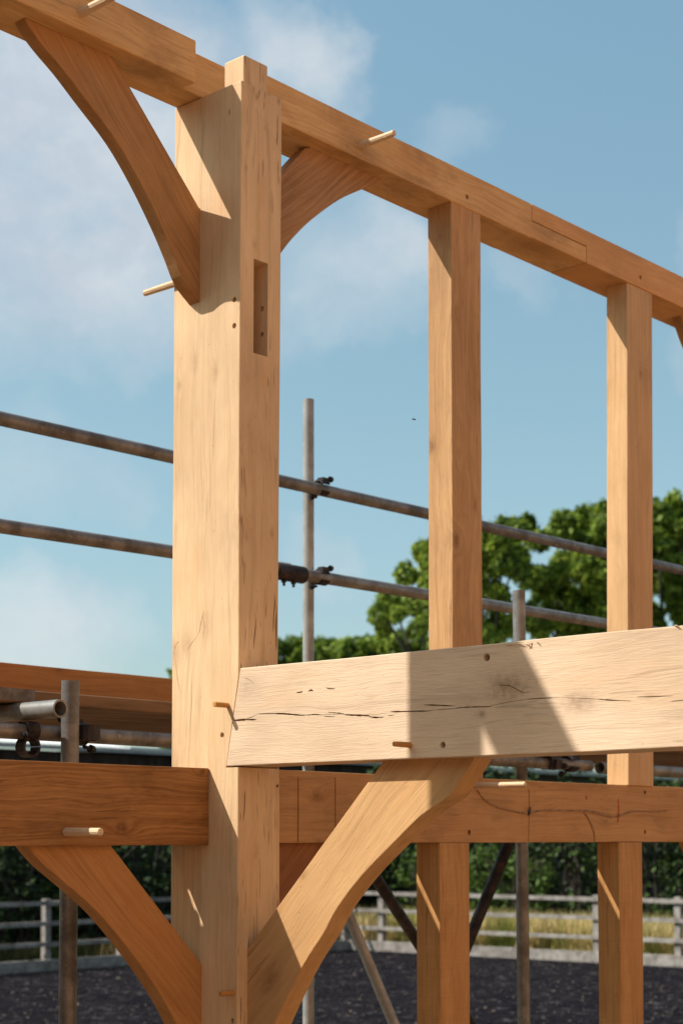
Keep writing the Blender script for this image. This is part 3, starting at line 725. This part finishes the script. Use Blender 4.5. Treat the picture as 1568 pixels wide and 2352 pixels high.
def leafobj(name, V, Fc, T, m, parent, origin):
    me = bpy.data.meshes.new(name); o0 = Vector(origin)
    me.from_pydata([v-o0 for v in V], [], Fc); me.materials.append(m)
    at = me.attributes.new('tint', 'FLOAT', 'FACE'); at.data.foreach_set('value', T)
    o = bpy.data.objects.new(name, me); C.objects.link(o)
    if parent: o.parent = parent
    else: o.location = o0
    return o
def limb_bm(bm, pts, r0, r1):
    n = len(pts)-1
    for i in range(n):
        a = r0+(r1-r0)*i/n; b = r0+(r1-r0)*(i+1)/n
        tube_bm(pts[i], pts[i+1], a, 8, bm=bm, taper=b/a)
def tree(name, label, lobes_px, fwd, trunk_x, size=.15, dens=420, seed=1, dz=None, leaf=None, cat='tree', grp=None, trunk_r=.4, spread=1.):
    rg = random.Random(seed); lobes = []
    base = P(trunk_x, 1925, fwd=fwd); base = Vector((base[0], base[1], 0))
    for (x, y, rpx) in lobes_px:
        for j in range(3):
            ff = fwd+rg.uniform(-2.6, 2.6)*spread; w_ = (5, 20, 26)[j]
            c = Vector(P(x+rg.uniform(-w_, w_), y+rg.uniform(-w_*.6, w_), fwd=ff)); r = rpx*ff/F*(1.05, .8, .6)[j]
            lobes.append((W(c), r))
    root = empty(name, tuple(base)); tag(root, label, cat, grp)
    V, Fc, T = leaves(lobes, size, dens, seed); leafobj('crown', V, Fc, T, leaf or M_leaf, root, base)
    bm = bmesh.new(); zc = min(c[2] for c, r in lobes); fork = base+Vector((0, 0, max(1.5, zc*.6)))
    limb_bm(bm, [base-Vector((0, 0, .1)), base+Vector((.1, 0, fork[2]*.5)), fork], trunk_r, trunk_r*.75)
    for c, r in lobes[::5]:
        mid = fork.lerp(c, .5)+Vector((rg.uniform(-.4, .4), rg.uniform(-.4, .4), -.3))
        limb_bm(bm, [fork, mid, c], trunk_r*.24, .03)
    link('trunk', bm, M_bark, root)
    return root
t1 = [(1150, 1222, 42), (1200, 1215, 34), (1232, 1240, 24), (1110, 1240, 40), (1060, 1262, 42), (1010, 1282, 40), (975, 1262, 28), (940, 1318, 26), (985, 1330, 34), (1040, 1320, 40), (1110, 1300, 45), (1180, 1290, 42),
      (1210, 1330, 30), (1130, 1360, 34), (1060, 1385, 36), (900, 1388, 34), (862, 1400, 25), (940, 1380, 34), (985, 1392, 34), (875, 1432, 20), (960, 1435, 20), (1030, 1440, 30), (1150, 1440, 34), (1210, 1410, 28), (1120, 1470, 25)]
tree('oak_tree', 'spreading green oak tree rising behind the left stud, with ragged gaps in its crown', t1, 50., 1090, .115, 2300, 5, grp='trees beyond the arena')
t2 = [(1315, 1205, 38), (1290, 1225, 26), (1365, 1192, 38), (1410, 1200, 40), (1345, 1250, 42), (1400, 1260, 45), (1300, 1300, 38), (1260, 1320, 26), (1350, 1320, 45), (1290, 1370, 40), (1250, 1360, 26), (1345, 1390, 42),
      (1280, 1420, 36), (1330, 1440, 38), (1390, 1350, 45), (1390, 1430, 40), (1240, 1450, 28), (1440, 1330, 40), (1280, 1475, 24), (1370, 1480, 24)]
tree('oak_tree', 'bright green oak tree rising between the two right hand studs', t2, 53., 1340, .115, 2300, 6, grp='trees beyond the arena')
t3 = [(1510, 1185, 40), (1555, 1190, 42), (1470, 1230, 42), (1530, 1250, 46), (1590, 1200, 50), (1620, 1280, 60), (1560, 1310, 45), (1510, 1320, 40), (1550, 1370, 32), (1600, 1400, 50), (1490, 1400, 34), (1480, 1450, 30), (1560, 1460, 24)]
tree('oak_tree', 'tall dark green oak tree at the right edge, the highest crown', t3, 56., 1560, .12, 2300, 7, grp='trees beyond the arena')
t4 = [(640+i*27, 1492+random.uniform(-8, 8)-(10 if i > 8 else 0), 26) for i in range(13)]+[(850, 1480, 28), (900, 1475, 26), (950, 1478, 26), (610, 1500, 26), (560, 1520, 24), (400, 1552, 18), (430, 1548, 24), (480, 1540, 26), (520, 1530, 26)]
t4 += [(x, y+45, r+8) for x, y, r in t4]+[(x, y+95, r+12) for x, y, r in t4[::2]]+[(x, y+150, r+16) for x, y, r in t4[::2]]
tree('tree_row', 'low far line of trees just above the pale beam, right of the foreground post', t4, 78., 760, .16, 520, 8, cat='trees', trunk_r=.3)
t5 = [(x, 1560+(x % 3)*14, 34) for x in range(960, 1600, 40)]+[(x, 1620, 40) for x in range(960, 1600, 50)]+[(x, 1690, 40) for x in range(960, 1600, 60)]
tree('tree_row', 'dark undergrowth beneath the tall oaks, behind the pale beam', t5, 60., 1250, .16, 420, 9, cat='trees', trunk_r=.3)

# hedges behind the fences
def hedge(name, label, org, d, t0, t1, off, h, th, seed, leaf, dens=300, size=.07, grp='hedges round the arena'):
    rg = random.Random(seed); nrm = Vector((-d[1], d[0]))
    if nrm[1] < 0: nrm = -nrm
    lobes = []; t = t0
    while t < t1:
        for z in [h*.12, h*.36, h*.6, h*.82]:
            p = Vector(org)+d*(t+rg.uniform(-.2, .2))+nrm*(off+rg.uniform(-.3, .3))
            lobes.append((Vector((*CR(p[0], p[1]), z+rg.uniform(-.15, .15))), th*rg.uniform(.75, 1.15)))
        t += .8
    base = Vector(org)+d*t0+nrm*off; base = (*CR(base[0], base[1]), 0)
    root = empty(name, base); tag(root, label, 'hedge', grp)
    V, Fc, T = leaves(lobes, size, dens, seed, .6); leafobj('foliage', V, Fc, T, leaf, root, base)
    bm = bmesh.new()   # woody core
    t = t0
    while t < t1:
        p = Vector(org)+d*t+nrm*off; b_ = Vector((*CR(p[0], p[1]), -.05))
        for _ in range(4):
            limb_bm(bm, [b_, b_+Vector((rg.uniform(-.4, .4), rg.uniform(-.4, .4), h*.5)), b_+Vector((rg.uniform(-.8, .8), rg.uniform(-.8, .8), h*.95))], .05, .012)
        t += .6
    link('stems', bm, M_bark, root)
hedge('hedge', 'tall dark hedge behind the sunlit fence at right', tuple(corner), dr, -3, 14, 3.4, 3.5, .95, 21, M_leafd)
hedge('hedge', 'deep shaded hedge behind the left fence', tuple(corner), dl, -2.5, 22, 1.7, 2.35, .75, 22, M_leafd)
hedge('shrub', 'lighter green shrub seen through the gap under the big brace, above the fence', tuple(corner), dr, .3, 3.2, 2.6, 2.0, .6, 23, leafmat('shrub_leaf', (.04, .08, .015), (.09, .15, .025), (.16, .22, .04)), 420, .06)
# tall dry grass
def grass(name, label, n, region, m, hmin, hmax, seed):
    rg = random.Random(seed); V = []; Fc = []; T = []
    for _ in range(n):
        p = region(rg); b_ = Vector((*CR(p[0], p[1]), -.03)); h = rg.uniform(hmin, hmax); w = rg.uniform(.006, .014)
        a = rg.uniform(0, 6.28); dx = Vector((math.cos(a), math.sin(a), 0)); ln = Vector((rg.gauss(0, .15), rg.gauss(0, .15), 0))*h; i0 = len(V)
        V += [b_-dx*w, b_+dx*w, b_+dx*w*.8+Vector((0, 0, h*.6))+ln*.4, b_-dx*w*.8+Vector((0, 0, h*.6))+ln*.4, b_+Vector((0, 0, h))+ln]
        Fc += [(i0, i0+1, i0+2, i0+3), (i0+3, i0+2, i0+4)]; tt = min(1, max(0, .5+mn.noise(Vector((p[0]*1.1, p[1]*1.1, 3)))*1.2+rg.gauss(0, .15))); T += [tt, tt]
    o = leafobj(name, V, Fc, T, m, None, (0, 0, 0)); tag(o, label, 'grass', kind='stuff'); return o
nr = Vector((-dr[1], dr[0])); nr = nr if nr[1] > 0 else -nr
nl = Vector((-dl[1], dl[0])); nl = nl if nl[1] > 0 else -nl
M_grass = leafmat('dry_grass', (.20, .22, .045), (.55, .42, .16), (.75, .60, .32), .3)
grass('tall_grass', 'yellow dry grass behind the sunlit right hand fence', 26000, lambda g: tuple(corner+dr*g.uniform(-1.5, 13)+nr*g.uniform(.25, 2.6)), M_grass, .35, .95, 31)
grass('rough_grass', 'sparse dark weeds along the shaded left fence', 5000, lambda g: tuple(corner+dl*g.uniform(-1, 16)+nl*g.uniform(.2, 1.0)), leafmat('weeds', (.03, .05, .01), (.08, .09, .03), (.2, .15, .06)), .2, .6, 32)

# added, unseen: warm ground and a brick building that bounce fill onto the frame
bm = bmesh.new()
vs = [bm.verts.new(Vector((1.5+7.0*math.cos(t*math.pi/24)*(1+.05*math.sin(t*2.3)), -3+10.5*math.sin(t*math.pi/24), .004))) for t in range(48)]
bm.faces.new(vs)
o = link('bounce_ground', bm, rough_mat('warm_bounce_ground', (.20, .13, .075), (.15, .095, .052), 3., 0, .9)); tag(o, kind='structure')  # added ground out of view, bounces warm light up onto the timbers
cot = empty('bounce_building', (-3, -6.1, 0)); tag(cot, 'added unseen brick building behind the camera, bouncing warm light onto the oak frame', 'building')  # added building out of view, its wall throws warm fill on shaded faces
M_rend = rough_mat('bounce_brick', (.90, .54, .33), (.80, .45, .26), 2., 0, .9)
link('wall', box_bm((-14, -13.2, 0), (10.5, -6.1, 7.0), 0, 1), M_rend, cot)
link('roof', (lambda bm: [bm.faces.new([bm.verts.new(Vector(v)) for v in f]) for f in (((-14.3, -5.8, 6.9), (10.8, -5.8, 6.9), (10.8, -9.5, 9.6), (-14.3, -9.5, 9.6)), ((10.8, -13.6, 6.9), (-14.3, -13.6, 6.9), (-14.3, -9.5, 9.61), (10.8, -9.5, 9.61)), ((-14.3, -5.8, 6.87), (-14.3, -13.6, 6.87), (10.8, -13.6, 6.87), (10.8, -5.8, 6.87)))] and bm)(bmesh.new()), rough_mat('clay_tile', (.25, .10, .06), (.16, .07, .045), 8.), cot)
for a in (-9, -5.5, 2.5):
    for z in (.9, 3.2):
        f_ = link('window', box_bm((a, -6.16, z), (a+1.1, -6.06, z+1.2), 0, 1), rough_mat('window_frame', (.7, .68, .62), (.6, .58, .52), 5.), cot)
        pn = link('pane', box_bm((a+.08, -6.09, z+.08), (a+1.02, -6.045, z+1.12), 0, 1), rough_mat('window_glass', (.03, .035, .04), (.05, .055, .06), 3., 0, .1, None, (1, 1, 1), .5), cot); pn.parent = f_
link('door', box_bm((-1.6, -6.15, 0), (-.65, -6.05, 2.05), 0, 1), rough_mat('green_paint', (.06, .12, .08), (.05, .10, .07), 6.), cot)

# added belt of unseen trees at left, blocking low sky light
for i in range(8):
    rg = random.Random(70+i); base = Vector((-19+rg.uniform(-1.5, 1.5), -20+i*5.6, 0)); root = empty('blocker_tree', tuple(base))
    tag(root, 'added unseen leafy tree past the left edge, blocking low sky light', 'tree', 'added light-blocking trees')
    lobes = [(base+Vector((rg.uniform(-2.4, 2.4), rg.uniform(-3, 3), rg.uniform(1.5, 10))), rg.uniform(1.3, 1.9)) for _ in range(22)]
    V, Fc, T = leaves(lobes, .24, 100, 80+i); leafobj('crown', V, Fc, T, M_leafd, root, tuple(base))
    bm = bmesh.new(); limb_bm(bm, [base-Vector((0, 0, .1)), base+Vector((0, .1, 4)), base+Vector((.2, 0, 8))], .35, .15); link('trunk', bm, M_bark, root)
# ================================================================ STABLE BLOCK behind the hedge
BBn = 22.
M_roof = rough_mat('pale_roof', (.62, .61, .58), (.50, .49, .47), 1.2, 0., .8, None, (1, 6, 1), .1)
M_wall = rough_mat('stained_boards', (.045, .028, .020), (.022, .014, .011), 2., 0, .8, None, (6, 1, .3))
barn = empty('stable_block', (10., BBn, 0)); tag(barn, 'long dark boarded stable block with a pale roof edge, far behind the scaffold', 'building')
e0 = P(0, 1711, b=BBn)[2]+H
a_l, a_r = P(-250, 1724, b=BBn)[0], P(1750, 1800, b=BBn)[0]
a_g = P(296, 1730, b=BBn)[0]
def bxw(name, lo, hi, m, seed=0): return link(name, box_bm(lo, hi, 0, 1, 0, seed), m, barn)
bxw('wall', (a_l, BBn+.25, 0), (a_r, BBn+7, e0-.05), M_wall)
bxw('gutter', (a_l, BBn-.02, e0-.03), (a_r, BBn+.10, e0+.03), rough_mat('gutter_white', (.40, .41, .42), (.30, .31, .32), 3.))
bm = bmesh.new(); rr = []
# corrugated roof sheet on the taller left half
nx = 160
for i in range(nx+1):
    a = a_l+(a_g-a_l)*i/nx; h_ = .006*math.sin(i*1.7)
    rr.append((bm.verts.new(Vector((a, BBn-.05, e0+.06+h_))), bm.verts.new(Vector((a, BBn+6.0, e0+1.15+h_))), bm.verts.new(Vector((a, BBn-.05, e0+.03+h_))), bm.verts.new(Vector((a, BBn+6.0, e0+1.12+h_)))))
for p, q in zip(rr, rr[1:]):
    bm.faces.new((p[0], q[0], q[1], p[1])); bm.faces.new((p[2], p[3], q[3], q[2])); bm.faces.new((p[0], p[2], q[2], q[0])); bm.faces.new((p[1], q[1], q[3], p[3]))
bm.faces.new((rr[0][0], rr[0][1], rr[0][3], rr[0][2])); bm.faces.new((rr[-1][0], rr[-1][2], rr[-1][3], rr[-1][1]))
link('roof', bm, M_roof, barn)
bxw('flat_roof', (a_g+.01, BBn-.04, e0+.031), (a_r, BBn+6.9, e0+.09), M_roof)
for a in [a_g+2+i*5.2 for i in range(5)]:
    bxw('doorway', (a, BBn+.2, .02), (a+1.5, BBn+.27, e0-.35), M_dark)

# ================================================================ the flying insect
bp_ = W(P(949, 963, b=.1))
bee = empty('flying_insect', tuple(bp_)); tag(bee, 'tiny dark insect flying against the blue sky left of the first stud', 'insect')
m_bee = rough_mat('insect_body', (.02, .016, .012), (.05, .035, .015), 300.)
bm = bmesh.new()
for (o_, rx, ry, rz) in (((0, 0, 0), .0035, .0030, .0028), ((.0042, -.0042, -.0008), .0040, .0032, .0028), ((-.0032, .003, .0005), .0022, .002, .002)):
    g = bmesh.ops.create_uvsphere(bm, u_segments=10, v_segments=8, radius=1.)
    for v in g['verts']: v.co = bp_+Vector(o_)+Vector((v.co.x*rx, v.co.y*ry, v.co.z*rz))
link('body', bm, m_bee, bee, smooth=True)
for s in (-1, 1):
    bm = bmesh.new(); b0 = bp_+Vector((0, 0, .002)); 
    vs = [bm.verts.new(b0+Vector(v)) for v in ((0, 0, 0), (s*.004-.003, s*.004-.004, .004), (s*.007-.003, s*.007-.003, .004), (s*.006, s*.006, .001))]
    bm.faces.new(vs); w_ = link('wing', bm, m_bee, bee); sm = w_.modifiers.new('s', 'SOLIDIFY'); sm.thickness = .0004

# ================================================================ SUN, SKY, CAMERA
sd = Vector((-1, .82, 1.38)).normalized()          # toward the sun
elev = math.asin(sd.z)
sun = bpy.data.lights.new('sun', 'SUN'); sun.energy = 4.9; sun.angle = R(.53); sun.color = (1., .955, .89)
so = bpy.data.objects.new('sun', sun); C.objects.link(so); so.rotation_euler = sd.to_track_quat('Z', 'Y').to_euler(); so.location = (-10, 10, 20)
w = bpy.data.worlds.new('World'); sc.world = w; w.use_nodes = True
w.node_tree.nodes.clear(); k = N(w.node_tree)
sky = k.n.new('ShaderNodeTexSky'); sky.sky_type = 'NISHITA'; sky.sun_disc = False; sky.sun_elevation = elev
sky.sun_rotation = math.atan2(sd.x, sd.y); sky.air_density = 1.; sky.dust_density = 1.5; sky.ozone_density = 1.
SKY_TINT = (1.25, 1.58, 1.36)
dirv = k.n.new('ShaderNodeTexCoord').outputs['Generated']
nv = k.v('NORMALIZE', dirv)
wz = k.v('SCALE', k.v('SUBTRACT', k.noise(nv, 6., 7., .62, True), (.5, .5, .5)), .15)
dw = k.v('NORMALIZE', k.v('ADD', nv, wz))
tot = None
for x, y, rad, amp in ((60, 400, 380, .88), (230, 620, 240, .65), (300, 300, 190, .8), (20, 130, 260, .75), (370, 90, 130, .6), (660, 150, 130, .75), (740, 230, 110, .5), (800, 620, 190, .5), (930, 600, 110, .35), (1060, 360, 80, .18), (1600, 540, 100, .35), (1620, 760, 130, .45), (60, 1490, 150, .6), (230, 1480, 130, .4), (90, 1090, 130, .3), (260, 1140, 100, .2), (760, 1270, 90, .3), (1160, 620, 90, .15)):
    q = P(x, y, fwd=100.); d = (Vector(q)-Vector(CAM)).normalized()
    dist = k.v('DISTANCE', dw, tuple(d))
    g = k.m('MULTIPLY', k.mr(dist, rad/F*1.45, rad/F*.05), amp)
    tot = g if tot is None else k.m('ADD', tot, g)
wis = k.mr(k.noise(k.v('MULTIPLY', nv, (1, 1, 1.6)), 12., 7., .68), .25, .72, .62, 1.08)
soft = k.m('SUBTRACT', 1.05, k.m('EXPONENT', k.m('MULTIPLY', tot, -1.35)))
mask = k.m('MULTIPLY', k.m('MULTIPLY', soft, k.mr(tot, 0., .12)), wis, clamp=True)
clc = k.mix(k.mr(k.noise(k.v('ADD', nv, wz), 9., 7., .6), .32, .66), (4.9, 5.25, 5.9), (6.7, 6.85, 7.0))
skyc = k.mix(1., sky.outputs[0], SKY_TINT, 'MULTIPLY')
zz_ = k.xyz(nv)[2]
ext = k.mix(k.mr(zz_, .10, .27, t='LINEAR'), (.89, .79, .86), (.98, .93, .91)); ext = k.mix(k.mr(zz_, .27, .46, t='LINEAR'), ext, (1.08, 1.07, 1.06))
skyc = k.mix(1., skyc, ext, 'MULTIPLY')
hs = k.n.new('ShaderNodeHueSaturation'); hs.inputs['Saturation'].default_value = .92; k.l.new(skyc, hs.inputs['Color'])
cl = k.mix(k.m('MULTIPLY', mask, .85), hs.outputs[0], clc)
bg = k.n.new('ShaderNodeBackground'); k.l.new(cl, bg.inputs[0]); bg.inputs[1].default_value = .09
ow = k.n.new('ShaderNodeOutputWorld'); k.l.new(bg.outputs[0], ow.inputs[0])

cam = bpy.data.cameras.new('camera'); co = bpy.data.objects.new('camera', cam); C.objects.link(co)
co.location = (CAM[0], CAM[1], H)
fw = Vector((fa*cp, fb*cp, sp)); rt = Vector((ra, rb, 0)); up = rt.cross(fw)
co.matrix_world = Matrix.Translation(co.location) @ Matrix((rt, up, -fw)).transposed().to_4x4()
cam.sensor_fit = 'VERTICAL'; cam.sensor_height = 36.; cam.lens = F/2352*36.
cam.shift_x = (784-CX)/2352.; cam.shift_y = (PY-1176.)/2352.
cam.clip_start = .05; cam.clip_end = 2000
cam.dof.use_dof = True; cam.dof.focus_distance = 5.3; cam.dof.aperture_fstop = 4.0; cam.dof.aperture_blades = 0
sc.camera = co
sc.view_settings.view_transform = 'Standard'; sc.view_settings.look = 'None'; sc.view_settings.exposure = .42; sc.view_settings.gamma = 1.
sc.view_settings.use_curve_mapping = False
sc.cycles.use_denoising = True
for o in C.objects:
    if '_o' in o: del o['_o']
